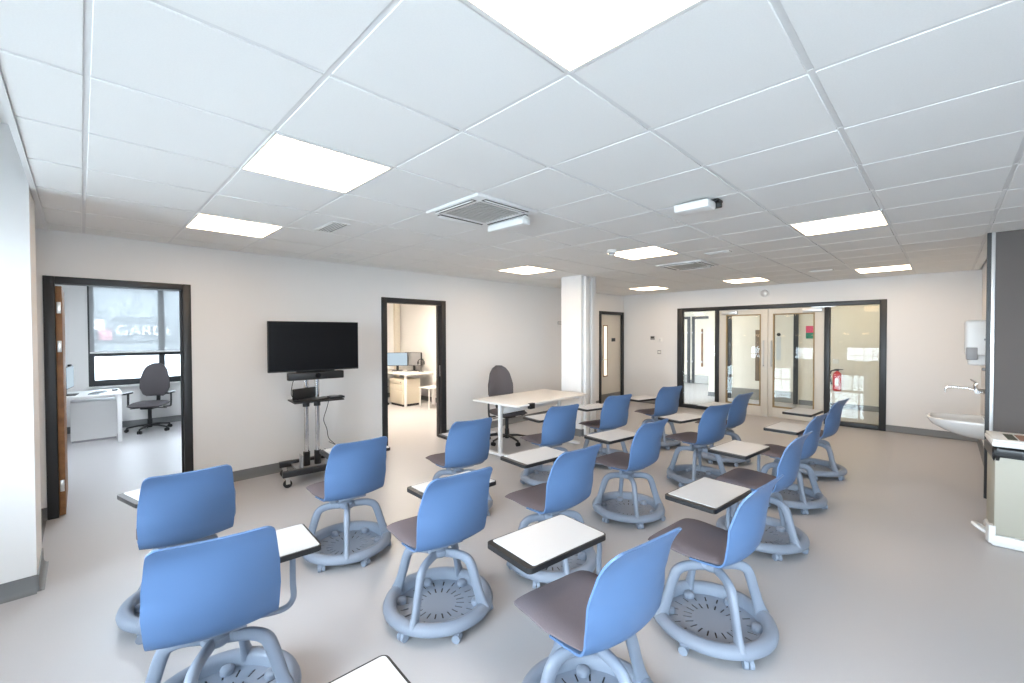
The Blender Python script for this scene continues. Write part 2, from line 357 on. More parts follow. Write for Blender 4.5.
def glazed_leaf(nm, y0, y1, gy0, gy1, hy, lab):
    d = thing(nm, lab, 'door', kind='structure')
    a, b = XE+.0, XE+.045; z0, z1 = .2, 1.967
    for n_, ya, yb, za, zb in (('stile', y0, gy0, .01, SH-.08), ('stile', gy1, y1, .01, SH-.08), ('bottom_rail', gy0, gy1, .01, z0), ('top_rail', gy0, gy1, z1, SH-.08)):
        bar(n_, ya, yb, za, zb, 'doorface', d, a, b)
    w_ = .022
    MB().box((a-.006, gy0, z0), (b+.006, gy0+w_, z1)).box((a-.006, gy1-w_, z0), (b+.006, gy1, z1)).box((a-.006, gy0+w_, z0), (b+.006, gy1-w_, z0+w_)).box((a-.006, gy0+w_, z1-w_), (b+.006, gy1-w_, z1)).build('glazing_bead', 'bead', d, smooth=False)
    bar('pane', gy0+w_, gy1-w_, z0+w_, z1-w_, 'glass', d, XE+.018, XE+.026)
    MB().sweep(spline([(a, hy, 1.45), (a-.045, hy, 1.448), (a-.055, hy, 1.43), (a-.055, hy, 1.2), (a-.055, hy, 1.0), (a-.045, hy, .982), (a, hy, .98)], 20), .011, n=8).build('pull_handle', 'steel', d)
    cy = (y0+y1)/2+(.25 if y0 > 2 else -.25)
    MB().box((a-.055, cy-.16, SH-.16), (a, cy+.13, SH-.10), .006).box((a-.03, cy-.35, SH-.092), (a-.012, cy, SH-.078)).build('door_closer', 'alu', d)
    return d
glazed_leaf('door_4', 2.398, 3.28, 2.513, 3.15, 2.462, 'left leaf of the pale glazed double doors')
glazed_leaf('door_5', 1.515, 2.392, 1.653, 2.31, 2.328, 'right leaf of the pale glazed double doors beside the extinguisher')
# ------------------------------------------------------------------ corridor beyond
XC = 11.4
solid('wall_corridor', [((XC, -.6, 0), (XC+.12, 4.30, 2.9)), ((XC+.12, 4.18, 0), (14.1, 4.30, 2.9)), ((14.0, 4.30, 0), (14.1, 8.1, 2.9)), ((XE+.12, 8.0, 0), (14.0, 8.1, 2.9)), ((XE+.12, -.7, 0), (XC+.12, -.6, 2.9))], 'cream',
      'cream corridor wall seen through the glass screen', 'wall')
solid('ceiling_corridor', [((XE+.12, -.7, 2.55), (14.1, 8.1, 2.65))], 'tile', 'white corridor ceiling beyond the glass screen', 'ceiling')
skirting('baseboard_corridor', [(XC, -.6, XC, 2.33, -1, 0), (XC, 3.83, XC, 4.3, -1, 0), (XC, 4.30, 14, 4.30, 0, 1), (14.0, 4.3, 14.0, 8, -1, 0)], 'grey baseboard of the corridor beyond the glass screen')
for k, (x, y, wd) in enumerate(((10.4, 1.3, 'opposite the extinguisher'), (10.4, 3.9, 'behind the double doors'), (12.4, 6.2, 'over the far doors'))):
    t = thing('corridor_light', 'square lit corridor ceiling panel ' + wd, 'ceiling light', (x, y, 2.55))
    MB().box((-.3, -.3, -.012), (.3, .3, 0)).build('panel_frame', 'plastic', t, smooth=False); MB().box((-.285, -.285, -.016), (.285, .285, -.012)).build('diffuser', 'ledc', t, smooth=False)
def wall_door(nm, x, y0, y1, lab, strip=None, plate=None, kick=True):
    d = thing(nm, lab, 'door', kind='structure')
    for a, b in ((y0, y0+.09), (y1-.09, y1)): MB().box((x-.03, a, 0), (x, b, 2.15)).build('frame_jamb', 'frame', d, smooth=False)
    MB().box((x-.03, y0+.09, 2.07), (x, y1-.09, 2.15)).build('frame_head', 'frame', d, smooth=False)
    leaf = MB().box((x-.012, y0+.09, .01), (x, y1-.09, 2.07)).build('door_leaf', 'cream', d, smooth=False)
    if kick: MB().box((x-.016, y0+.095, .012), (x-.012, y1-.095, .27)).build('kick_plate', 'kick', leaf, smooth=False)
    if strip: MB().box((x-.03, strip[0], strip[2]), (x-.012, strip[1], strip[3]), .003).build('vision_strip', 'oak' if strip[1]-strip[0] < .06 else mat('strip_brown', (.16, .11, .07), .5), leaf)
    if plate:
        MB().box((x-.016, plate[0], plate[1]), (x-.012, plate[0]+.09, plate[2])).build('push_plate', 'steel', leaf, smooth=False)
        MB().cyl((x-.018, plate[0]+.045, plate[2]+.05), (x-.012, plate[0]+.045, plate[2]+.05), .04).build('fire_door_disc', 'black', leaf)
    return d
wall_door('door_6', XC, 2.34, 3.83, 'wide cream corridor door with brown vision strip opposite the double doors', strip=(3.10, 3.21, .47, 1.68), plate=(2.68, .98, 1.52))
wall_door('door_7', 14.0, 5.02, 5.80, 'cream corridor door with a long brown pull bar, nearer the corner', strip=(5.45, 5.50, .55, 1.75))
wall_door('door_8', 14.0, 5.86, 6.70, 'cream corridor door at the far left of the glass view')
t = thing('fire_extinguisher', 'red fire extinguisher with black hose on the corridor wall', 'extinguisher', (XC-.085, 1.62, .38))
MB().lathe([(.01, 0), (.06, 0), (.072, .012), (.074, .03), (.074, .33), (.066, .37), (.04, .395), (.026, .40), (.024, .42)], 20).build('cylinder', 'red', t)
MB().box((-.02, -.03, .42), (.02, .05, .455), .006).box((-.012, -.10, .445), (.012, .04, .46), .004).build('valve_head', 'black', t)
MB().sweep(spline([(0, .04, .435), (-.02, .10, .41), (-.03, .115, .30), (-.03, .10, .2), (-.03, .095, .12)], 16), [.012]*11+[.02]*5, n=8).build('hose', 'black', t)
MB().box((-.0755, -.03, .12), (-.0735, .03, .26)).build('instruction_label', 'paper', t, smooth=False)
MB().box((.07, -.02, .30), (.083, .02, .36)).build('wall_bracket', 'greyp', t, smooth=False)
t = thing('notice_poster', 'green and pink notice poster on the corridor wall', 'poster', (XC-.004, 2.10, 1.48))
MB().box((-.004, -.10, 0), (.004, .10, .13)).build('lower_half', 'green', t, smooth=False); MB().box((-.004, -.10, .13), (.004, .10, .28)).build('upper_half', 'pink', t, smooth=False)
for k, (y, z, nm, lab, m) in enumerate(((2.02, 1.20, 'notice_card', 'small white notice card below the green and pink poster', 'paper'), (2.0, 1.05, 'call_point', 'small red fire call point below the poster', 'red'), (1.66, .95, 'instruction_sign', 'small sign above the red extinguisher', 'paper'))):
    tag(MB().box((XC-.012, y-.05, z), (XC, y+.05, z+.1), .004).build(nm, m), lab, 'sign')
# ------------------------------------------------------------------ offices behind the left wall
OX = 2.36
solid('wall_office', [((-1.3, YL+WT, 0), (-1.2, OY+.2, 2.9)), ((OX, YL+WT, 0), (OX+.1, OY+.2, 2.9)), ((5.9, YL+WT, 0), (6.0, OY+.2, 2.9)),
                      ((-1.2, OY, 0), (.08, OY+.2, 2.9)), ((.08, OY, 0), (2.30, OY+.2, .74)), ((.08, OY, 2.48), (2.30, OY+.2, 2.9)), ((2.30, OY, 0), (5.9, OY+.2, 2.9))], 'wall',
      'white office walls seen through the two doorways', 'wall')
solid('ceiling_office', [((-1.3, YL+WT, 2.6), (6.0, OY+.2, 2.7))], 'tile', 'white ceiling over the two offices', 'ceiling')
skirting('baseboard_office', [(-1.2, OY, OX, OY, 0, -1), (OX+.1, OY, 5.9, OY, 0, -1), (5.9, YL+WT, 5.9, OY, -1, 0)], 'grey coved baseboard inside the offices')
MB().box((5.72, OY-.09, 0), (5.80, OY, 2.6)).box((5.82, OY-.06, 0), (5.88, OY, 2.6)).build('pipe_boxing', 'cream', bpy.data.objects['wall_office'], smooth=False)
for nm, x, wd in (('office_light', .6, 'inside the office with the blind'), ('office_light', 4.2, 'inside the office with two monitors')):
    t = thing(nm, 'square lit ceiling panel ' + wd, 'ceiling light', (x, 7.6, 2.6))
    MB().box((-.3, -.3, -.012), (.3, .3, 0)).build('panel_frame', 'plastic', t, smooth=False); MB().box((-.285, -.285, -.016), (.285, .285, -.012)).build('diffuser', 'ledb' if x < 1 else 'ledo', t, smooth=False)
wn = thing('window_6', 'dark framed office window below a lowered roller blind', 'window', (0, OY+.03, 0), kind='structure')
for nm, x0, x1, z0, z1 in (('frame_jamb', .08, .155, .74, 2.48), ('frame_jamb', 2.23, 2.30, .74, 2.48), ('frame_sill', .155, 2.23, .74, .84), ('frame_head', .155, 2.23, 2.41, 2.48), ('transom', .155, 2.23, 1.24, 1.30), ('mullion', 1.0, 1.085, .84, 2.41)):
    MB().box((x0, 0, z0), (x1, .07, z1)).build(nm, 'frame', wn, smooth=False)
for x0, x1, z0, z1 in ((.155, 1.0, .84, 1.24), (1.085, 2.23, .84, 1.24), (.155, 1.0, 1.30, 2.41), (1.085, 2.23, 1.30, 2.41)):
    MB().box((x0, .03, z0), (x1, .038, z1)).build('pane', 'glass', wn, smooth=False)
MB().box((.05, -.12, .715), (2.33, 0, .74), .004).build('window_board', 'plastic', wn)
t = thing('roller_blind', 'pale translucent roller blind half lowered over the office window', 'blind', (0, OY-.04, 0))
MB().box((.10, -.002, 1.32), (2.28, .0, 2.5)).build('blind_cloth', 'blind', t, smooth=False)
MB().cyl((.09, 0, 2.5), (2.29, 0, 2.5), .03).build('roller_tube', 'plastic', t); MB().box((.10, -.008, 1.295), (2.28, .006, 1.322), .004).build('bottom_bar', 'plastic', t)
MB().cyl((.085, -.01, 1.35), (.085, -.01, 2.5), .004, 6).build('pull_cord', 'black', t)
# street ground outside and building across the street with its sign
solid('ground_outside', [((-60, -60, -4.4), (60, 60, -4.2))], mat('street_ground', (.36, .36, .35), .9, noise=.1, nscale=2), 'grey street ground outside the windows', 'ground')
t = thing('street_building', 'pale building with white sign lettering seen through the office blind', 'building', (0, 24, 0))
MB().box((-14, 0, -6), (26, 4, 7)).build('facade_wall', 'facade2', t, smooth=False)
MB().box((-14, -.3, 4.2), (26, 0, 4.9)).build('cornice', 'letters', t, smooth=False)
sg = MB().box((-.5, -.12, 1.35), (8, 0, 2.35)).build('sign_band', 'facade', t, smooth=False)
MB().box((.35, -.16, 1.85), (.68, -.12, 2.25)).build('sign_emblem', 'letters', sg, smooth=False); MB().box((.50, -.2, 1.42), (.88, -.16, 1.85)).build('sign_emblem', 'logo', sg, smooth=False)
fc = bpy.data.curves.new('sign_text', 'FONT'); fc.body = 'GARDE'; fc.size = .58; fc.extrude = .03
fo = bpy.data.objects.new('sign_text', fc); C.objects.link(fo); bpy.context.view_layer.update()
fm = bpy.data.meshes.new_from_object(fo.evaluated_get(bpy.context.evaluated_depsgraph_get())); bpy.data.objects.remove(fo)
fm.materials.clear(); fm.materials.append(M['letters'])
so = put('sign_letters', fm, sg, (.98, -.16, 1.62)); so.rotation_euler = (R(90), 0, 0)
for r_ in range(2):
    for c_ in range(9): MB().box((-2+c_*1.5, -.03, -.6-r_*1.6), (-1+c_*1.5, 0, .5-r_*1.6)).build('window', 'facade', t, smooth=False)
# ------------------------------------------------------------------ office chair
def office_chair(label, loc, rotz, group='grey office swivel chairs', arms=True):
    t = thing('office_chair', label, 'office chair', loc, rotz, group)
    def bk(i, j):
        u = -1+2*i/12; v = j/16
        wdt = lerp([(0, .12), (.06, .17), (.25, .215), (.5, .215), (.8, .17), (.93, .12), (1, .05)], v)
        z = .56+.56*v; y = -.22-.03*math.sin(v*math.pi*.9)*-1-.07*v
        p = Vector((u*wdt, y+.05*u*u, z)); th = .035*(1-u**4*.8)*(1-abs(2*v-1)**6*.7)+.006
        return p+Vector((0, th, 0)), p-Vector((0, th*.8, 0))
    MB().surf(bk, 13, 17).build('backrest', 'fabric', t, ang=80)
    def st(i, j):
        u = -1+2*i/12; v = -1+2*j/12
        x = u*math.sqrt(1-.28*v*v)*.25; y = v*math.sqrt(1-.28*u*u)*.25+.02
        e = (1-max(abs(u), abs(v))**5)
        return Vector((x, y, .455+.04*e-.015*max(0, v)**2)), Vector((x*.97, y*.97, .435-.03*e))
    MB().surf(st, 13, 13).build('seat', 'fabric', t, ang=80)
    MB().sweep(spline([(0, -.05, .40), (0, -.2, .41), (0, -.275, .47), (0, -.275, .62)], 12), .03, .012, n=8).build('back_bracket', 'black', t)
    MB().box((-.09, -.11, .37), (.09, .11, .41), .012).build('mechanism', 'black', t)
    for s in (-1, 1): MB().cyl((s*.08, .02, .39), (s*.26, .035, .38), .007, 8).build('adjust_lever', 'black', t)
    MB().lathe([(.03, .06), (.034, .08), (.034, .2), (.026, .2), (.026, .38), (.01, .38)], 16).build('gas_column', 'black', t)
    if arms:
        for s in (-1, 1):
            a = MB().sweep(spline([(s*.20, 0, .40), (s*.29, 0, .405), (s*.305, -.005, .45), (s*.305, -.01, .62)], 14), .022, .012, n=8).build('armrest', 'black', t)
            MB().box((s*.305-.035, -.10, .62), (s*.305+.035, .13, .65), .012).build('arm_pad', 'black', a)
    for k in range(5):
        a = 2*math.pi*k/5+.3; c, s = math.cos(a), math.sin(a)
        l = MB().sweep([(c*.02, s*.02, .10), (c*.15, s*.15, .098), (c*.30, s*.30, .072)], [.026, .022, .016], [.02, .016, .012], n=8).build('base_arm', 'black', t)
        b = MB(); px, py = c*.30, s*.30
        for o in (-.016, .016): b.cyl((px-s*(o-.009), py+c*(o-.009), .028), (px-s*(o+.009), py+c*(o+.009), .028), .028, 14)
        b.cyl((px, py, .03), (px, py, .07), .01, 8); b.build('caster', 'black', l)
    return t
office_chair('grey office chair with armrests behind the white desk by the column', (4.45, 4.58, 0), R(168))
office_chair('grey office chair with armrests below the office window and blind', (.80, 9.42, 0), R(150))
office_chair('dark office chair partly hidden at the desk with two monitors', (4.62, 8.98, 0), R(-95))
# ------------------------------------------------------------------ teacher desk with T legs
t = thing('teacher_desk', 'white rectangular desk on white metal T legs before the column', 'desk', (4.45, 4.06, 0), R(1))
MB().box((-.75, -.41, .705), (.74, .41, .73), .003).build('desktop', 'desk', t)
for s in (-1, 1):
    l = MB().box((s*.61-.022, .0, .05), (s*.61+.022, .05, .69), .006).build('leg', 'deskmetal', t)
    MB().box((s*.60-.03, -.36, .012), (s*.60+.03, .38, .05), .008).build('foot', 'deskmetal', l)
    MB().box((s*.60-.025, -.34, .675), (s*.60+.025, .36, .705), .004).build('top_bracket', 'deskmetal', l)
MB().box((-.57, .0, .56), (.57, .03, .64), .004).build('crossbeam', 'deskmetal', t)
MB().box((-.53, -.425, .665), (-.44, -.38, .735), .003).build('cable_clip', 'black', t)
# ------------------------------------------------------------------ television on its trolley
TR = R(-6)
t = thing('television_trolley', 'black wheeled trolley with chrome poles holding the television', 'trolley', (1.86, 5.0, 0), TR)
for y in (-.20, .21):
    l = MB().box((-.36+y*.12, y-.03, .112), (.43, y+.03, .172), .004).build('base_rail', 'blackm', t)
    for x in (-.31+y*.12, .38):
        c = MB(); c.cyl((x-.001, y-.013, .042), (x-.001, y+.013, .042), .042, 18); c.build('caster_wheel', 'black', l)
        MB().box((x-.02, y-.022, .04), (x+.02, y-.016, .115), .002).box((x-.02, y+.016, .04), (x+.02, y+.022, .115), .002).box((x-.02, y-.022, .10), (x+.02, y+.022, .115), .002).build('caster_fork', 'steel', l)
MB().box((-.22, -.175, .125), (.16, .175, .145), .003).build('base_plate', 'greyp', t)
for x_ in (-.19, .075): MB().box((x_, -.175, .145), (x_+.015, -.06, .30), .003).build('gusset', 'greyp', t)
for x in (-.10, .015):
    p = MB().cyl((x, 0, .14), (x, 0, 1.35), .025, 18).build('pole', 'chrome', t)
    for z0, z1 in ((.14, .30), (.80, .86)): MB().cyl((x, 0, z0), (x, 0, z1), .035, 18).build('pole_collar', 'black', p)
MB().box((-.27, -.24, .87), (.24, .08, .885), .004).build('shelf', 'blackm', t)
MB().box((-.20, -.03, 1.15), (.20, -.005, 1.65), .004).build('mount_bracket', 'blackm', t)
tv = thing('television', 'black flat screen television mounted on the wheeled trolley', 'television', (1.83, 4.925, 1.20), TR)
MB().box((-.467, -.035, 0), (.467, -.0, .54), .006).build('casing', 'black', tv)
MB().box((-.46, -.0372, .014), (.46, -.034, .534)).build('screen', 'screen', tv, smooth=False)
MB().box((-.3, 0, .08), (.3, .03, .45), .01).build('rear_housing', 'black', tv)
t = thing('soundbar', 'black conference soundbar with camera below the television', 'soundbar', (1.82, 4.93, 1.105), TR)
MB().box((-.27, -.045, 0), (.31, .03, .085), .01).build('bar_body', 'black', t)
MB().cyl((.03, -.05, .045), (.03, -.04, .045), .028, 20).cyl((.03, -.052, .045), (.03, -.05, .045), .016, 16).build('camera_lens', 'screen', t)
t = thing('laptop', 'small black laptop open on the trolley shelf', 'laptop', (1.76, 4.86, .885), R(20))
MB().box((-.15, -.10, 0), (.15, .10, .015), .003).build('keyboard_base', 'black', t)
MB().box((-.15, .095, .012), (.15, .105, .13), .003).build('lid', 'black', t)
t = thing('remote_dock', 'flat black control box on the trolley shelf beside the laptop', 'control box', (2.03, 4.86, .885), R(-4))
MB().box((-.08, -.06, 0), (.08, .06, .022), .005).build('box_body', 'black', t); MB().box((-.06, -.04, .022), (.02, .04, .03), .003).build('key_pad', 'greyp', t)
tag(MB().sweep(spline([(1.62, 4.95, 1.13), (1.58, 4.9, 1.05), (1.57, 4.88, .95), (1.63, 4.86, .90)], 20), .004, n=6).build('cable', 'black'), 'thin black cable hanging from soundbar to trolley shelf', 'cable')
tag(MB().sweep(spline([(1.98, 4.93, .86), (1.99, 5.02, .75), (1.97, 5.06, .62), (2.02, 5.1, .5), (2.05, 5.12, .38), (2.16, 5.2, .27), (2.18, 5.44, .26)], 40), .004, n=6).build('cable', 'black'), 'thin black cable hanging below the trolley shelf to the wall', 'cable')
tag(MB().sweep(spline([(1.95, 4.98, .30), (1.95, 4.90, .17), (2.0, 4.84, .155), (2.1, 4.86, .16), (2.08, 4.93, .15)], 26), .005, n=6).build('cable', 'black'), 'short black cable coiled on the trolley base plate', 'cable')
# ------------------------------------------------------------------ office furniture
t = thing('office_desk', 'white office desk with screen in the office with the blind', 'desk', (-.25, 9.15, 0))
MB().box((-.72, -.42, .705), (.68, .42, .73), .003).build('desktop', 'deskmetal', t)
for x in (-.69, .645):
    for y in (-.40, .36): MB().box((x-.025, y, .0), (x+.025, y+.045, .705), .003).build('leg', 'deskmetal', t)
MB().box((.12, -.05, .03), (.625, .36, .60), .004).build('modesty_pedestal', 'deskmetal', t); MB().box((.13, -.04, 0), (.615, .35, .03)).build('plinth', 'greyp', t, smooth=False)
t = thing('monitor', 'black monitor seen edge on at the desk below the blind', 'monitor', (-.14, 8.98, .73), R(82))
MB().box((-.12, -.09, 0), (.12, .09, .012), .004).build('foot', 'black', t); MB().box((-.03, .02, .01), (.03, .04, .25), .004).build('stand', 'black', t)
MB().box((-.25, -.02, .10), (.25, .015, .42), .006).build('casing', 'blackm', t); MB().box((-.24, -.022, .112), (.24, -.0195, .41)).build('screen', 'mon', t, smooth=False)
MB().box((-.05, -.035, .42), (.05, .0, .45), .006).build('webcam', 'black', t)
t = thing('keyboard', 'grey keyboard lying on the desk below the blind', 'keyboard', (.17, 9.0, .73), R(75))
MB().box((-.2, -.065, 0), (.2, .065, .018), .004).build('case', 'keys', t); MB().box((-.19, -.05, .018), (.19, .05, .024), .002).build('keys', 'black', t)
tag(MB().box((.33, 9.2, .73), (.40, 9.26, .755), .02).build('computer_mouse', 'black'), 'small black mouse at the desk edge below the blind', 'mouse')
t = thing('telephone', 'black desk telephone beside the edge on monitor', 'telephone', (-.35, 9.3, .73), R(60))
MB().box((-.09, -.09, 0), (.09, .09, .04), .01).build('base', 'black', t); MB().box((-.09, -.08, .045), (-.04, .08, .075), .012).build('handset', 'black', t)
t = thing('office_desk', 'cream desk with two monitors seen through the second doorway', 'desk', (5.40, 9.10, 0))
MB().box((-.40, -.76, .70), (.40, .76, .73), .003).build('desktop', 'desk', t)
for x in (-.36, .36):
    for y in (-.74, .70): MB().box((x-.025, y, 0), (x+.025, y+.045, .70), .003).build('leg', 'deskmetal', t)
t = thing('pedestal', 'beige drawer pedestal on castors under the desk with two monitors', 'pedestal', (5.23, 8.72, 0))
MB().box((-.22, -.28, .05), (.22, .28, .60), .005).build('body', 'beige', t)
for z0, z1 in ((.06, .34), (.35, .48), (.49, .59)): MB().box((-.232, -.27, z0), (-.22, .27, z1), .003).build('drawer', 'beige', t)
MB().cyl((-.236, -.2, .54), (-.23, -.2, .54), .012).build('lock', 'black', t); MB().box((-.2, -.26, 0), (.2, .26, .05)).build('plinth', 'black', t, smooth=False)
for nm, loc, rz, lab, scr in (('monitor', (5.36, 9.28, .73), R(-42), 'monitor with lit pale screen on the cream desk', 'mon'), ('monitor', (5.66, 9.05, .73), R(-72), 'dark monitor beside the lit one on the cream desk', 'greyp')):
    t = thing(nm, lab, 'monitor', loc, rz)
    MB().box((-.12, -.09, 0), (.12, .09, .012), .004).build('foot', 'black', t); MB().box((-.03, .02, .01), (.03, .04, .22), .004).build('stand', 'black', t)
    MB().box((-.25, -.02, .12), (.25, .015, .44), .006).build('casing', 'blackm', t); MB().box((-.24, -.022, .132), (.24, -.0195, .43)).build('screen', scr, t, smooth=False)
t = thing('headset', 'black headset hanging on a small stand beside the dark monitor', 'headset', (5.66, 8.72, .73), R(-40))
MB().cyl((0, 0, 0), (0, 0, .01), .06).cyl((0, 0, .01), (0, 0, .25), .008, 8).build('stand', 'black', t)
MB().sweep([(.07*math.cos(a), 0, .22+.07*math.sin(a)) for a in [math.pi*k/12 for k in range(13)]], .009, n=6).box((-.085, -.03, .16), (-.055, .03, .24), .01).box((.055, -.03, .16), (.085, .03, .24), .01).build('headband', 'black', t)
t = thing('keyboard', 'pale keyboard on the cream desk before the lit monitor', 'keyboard', (5.22, 8.80, .73), R(-50))
MB().box((-.2, -.065, 0), (.2, .065, .018), .004).build('case', 'plastic', t); MB().box((-.19, -.05, .018), (.19, .05, .024), .002).build('keys', 'keys', t)
t = thing('side_chair', 'white plastic side chair beyond the second doorway', 'chair', (5.42, 7.95, 0), R(90))
MB().box((-.20, -.20, .43), (.20, .20, .455), .012).build('seat', 'plastic', t); MB().box((-.19, -.22, .56), (.19, -.19, .80), .012).build('backrest', 'plastic', t)
for x in (-.17, .17):
    for y, z in ((.17, .43), (-.20, .60)): MB().cyl((x, y*1.05, 0), (x, y, z), .013, 10).build('leg', 'plastic', t)
# ------------------------------------------------------------------ blue tablet chairs
PROF = [(.272, .444), (.24, .454), (.16, .453), (.03, .442), (-.09, .440), (-.155, .455), (-.197, .50), (-.220, .57), (-.232, .65), (-.240, .74), (-.250, .812), (-.274, .866)]
PS = spline([(0, y, z) for y, z in PROF], 61)
PL = [0]
for a, b in zip(PS, PS[1:]): PL.append(PL[-1]+(b-a).length)
LT = PL[-1]
def prof(s):
    s = max(0, min(LT, s))
    for i in range(60):
        if s <= PL[i+1]:
            f = (s-PL[i])/(PL[i+1]-PL[i]); p = PS[i].lerp(PS[i+1], f); tn = (PS[i+1]-PS[i]).normalized(); return p, Vector((0, tn.z, -tn.y))
    return PS[-1], Vector((0, .9, .4))
def halfw(v): return lerp([(0, .212), (.1, .222), (.3, .222), (.45, .208), (.55, .212), (.68, .218), (.8, .214), (.92, .200), (1, .188)], v)
def shell_point(u, s):
    v = s/LT; p, nrm = prof(s); hw = halfw(v)
    fwd = lerp([(0, 0), (.42, 0), (.6, .045), (.75, .055), (.88, .03), (1, -.012)], v); lift = lerp([(0, .0), (.15, .012), (.42, .022), (.55, .01), (.85, 0), (1, .012)], v)
    return Vector((u*hw, p.y+fwd*u*u, p.z+lift*u*u)), nrm
def make_shell():
    NU, NV = 21, 46; rc = .036
    def fn(i, j):
        u = math.sin((-1+2*i/(NU-1))*math.pi/2*.999)
        cut = rc*(1-math.sqrt(max(0, 1-max(0, (abs(u)-(1-rc/.205))/(rc/.205))**2)))
        s0 = LT*.30; s = s0+(LT-cut-s0)*j/(NV-1)
        p, n_ = shell_point(u*.985 if s < LT*.38 else u, s)
        return p, p-n_*.009
    return MB().surf(fn, NU, NV).mesh('shell', 'blue', ang=60)
def make_pad():
    NU, NV = 17, 22; s1 = LT*.485; rc = .04
    def fn(i, j):
        u = math.sin((-1+2*i/(NU-1))*math.pi/2*.999); t = math.sin((-1+2*j/(NV-1))*math.pi/2*.999)
        cut = rc*(1-math.sqrt(max(0, 1-max(0, (abs(u)-(1-rc/.205))/(rc/.205))**2)))
        s = cut+(s1-cut)*(t+1)/2
        p, n_ = shell_point(u*lerp([(0, 1.0), (.27, 1.0), (.32, .97), (.42, .93), (.5, .88)], s/LT), s)
        e = (1-abs(u)**6)*(1-abs(t)**8)
        lo = .016*e*lerp([(0, 1), (.22, 1), (.32, 0), (1, 0)], s/LT)
        return p+n_*(.004+.026*e), p-n_*(lo+.001-.004*lerp([(0, 0), (.28, 0), (.31, 1), (1, 1)], s/LT))
    return MB().surf(fn, NU, NV).mesh('seat_pad', 'pad', ang=80)
def make_tray():
    b = MB(); bm = b.bm; NS = 20; radii = [.045, .10, .145, .17, .215, .245]; sl = {1, 3}; hw = .0042
    z = .048; th = .003
    for s in range(NS):
        a0 = 2*math.pi*s/NS; a1 = 2*math.pi*(s+1)/NS
        def ang(r, k): return [a0+hw/r, a1-hw/r, a1+hw/r][k]
        P = lambda r, k: (r*math.cos(ang(r, k)), r*math.sin(ang(r, k)), z)
        for q in range(len(radii)-1):
            r0, r1 = radii[q], radii[q+1]
            mid = [(r0, ang(r0, 0)+(ang(r0, 1)-ang(r0, 0))*f) for f in (0, .5, 1)]; mo = [(r1, ang(r1, 0)+(ang(r1, 1)-ang(r1, 0))*f) for f in (0, .5, 1)]
            V = lambda ra: bm.verts.new((ra[0]*math.cos(ra[1]), ra[0]*math.sin(ra[1]), z))
            for f in range(2): bm.faces.new((V(mid[f]), V(mo[f]), V(mo[f+1]), V(mid[f+1])))
            if q not in sl: bm.faces.new([bm.verts.new(p) for p in (P(r0, 1), P(r1, 1), P(r1, 2), P(r0, 2))])
    bm.faces.new([bm.verts.new((.045*math.cos(2*math.pi*k/40), .045*math.sin(2*math.pi*k/40), z)) for k in range(40)])
    bmesh.ops.remove_doubles(bm, verts=bm.verts[:], dist=.0004)
    ret = bmesh.ops.extrude_face_region(bm, geom=bm.faces[:])
    for v in ret['geom']:
        if isinstance(v, bmesh.types.BMVert): v.co.z -= th
    return b.mesh('tray', 'grey', ang=30)
def make_leg():
    pts = spline([(.0, 0, .345), (.08, 0, .350), (.14, 0, .347), (.185, 0, .328), (.208, 0, .288), (.235, 0, .20), (.260, 0, .12), (.274, 0, .078)], 24)
    ra = [lerp([(0, .024), (.25, .025), (.5, .027), (.8, .027), (1, .04)], i/23) for i in range(24)]
    rb = [lerp([(0, .016), (.25, .017), (.5, .020), (.8, .016), (1, .022)], i/23) for i in range(24)]
    return MB().sweep(pts, ra, rb, n=12, power=2.8, up=(0, 1, 0)).mesh('leg', 'grey', ang=70)
def make_ring():
    prof_ = [(.238, .042), (.240, .086), (.250, .100), (.268, .107), (.288, .104), (.304, .092), (.311, .074), (.308, .058), (.295, .048), (.250, .040)]
    return MB().lathe(prof_, 56, closed=True).mesh('base_ring', 'grey', ang=60)
def make_hub():
    return MB().lathe([(.01, .325), (.045, .328), (.058, .345), (.055, .366), (.036, .376), (.030, .382), (.030, .425), (.01, .425)], 24).mesh('swivel_hub', 'grey', ang=50)
def make_under():
    return MB().box((-.10, -.11, .412), (.10, .12, .432), .008).mesh('seat_bracket', 'grey')
def make_caster():
    b = MB()
    for o in (-.012, .012): b.lathe([(.004, -.009), (.019, -.009), (.0225, -.006), (.0225, .006), (.019, .009), (.004, .009)], 16)
    for v in b.bm.verts: pass
    b.bm.free(); b = MB()
    for o in (-.013, .013): b.cyl((0, o-.010, .0225), (0, o+.010, .0225), .0225, 16)
    b.box((-.008, -.004, .02), (.008, .004, .055)); b.box((-.018, -.022, .044), (.018, .022, .056), .006)
    return b.mesh('caster', 'caster')
def make_dome():
    return MB().lathe([(.030, .0), (.030, .016), (.026, .024), (.014, .029), (.004, .030)], 18).mesh('caster_dome', 'grey', ang=50)
CH = dict(shell=make_shell(), pad=make_pad(), tray=make_tray(), leg=make_leg(), ring=make_ring(), hub=make_hub(), under=make_under(), caster=make_caster(), dome=make_dome(), slot_shade=MB().lathe([(.236, .037), (.236, .040), (.01, .040), (.01, .037)], 32, closed=True).mesh('slot_shade_disc', 'black'),
          knob=MB().cyl((-.09, -.02, .405), (-.13, -.02, .405), .016, 14).mesh('height_knob', 'caster'))
TW, TD = .235, .145     # tablet half sizes
def rrect(hx, hy, r, n=4):
    out = []
    for cx, cy, a0 in ((hx-r, hy-r, 0), (-hx+r, hy-r, 90), (-hx+r, -hy+r, 180), (hx-r, -hy+r, 270)):
        for k in range(n+1): a = R(a0+90*k/n); out.append((cx+r*math.cos(a), cy+r*math.sin(a)))
    return out
TABE = MB().prism(rrect(TW, TD, .022), -.024, -.0015).mesh('tablet', 'black', ang=50)
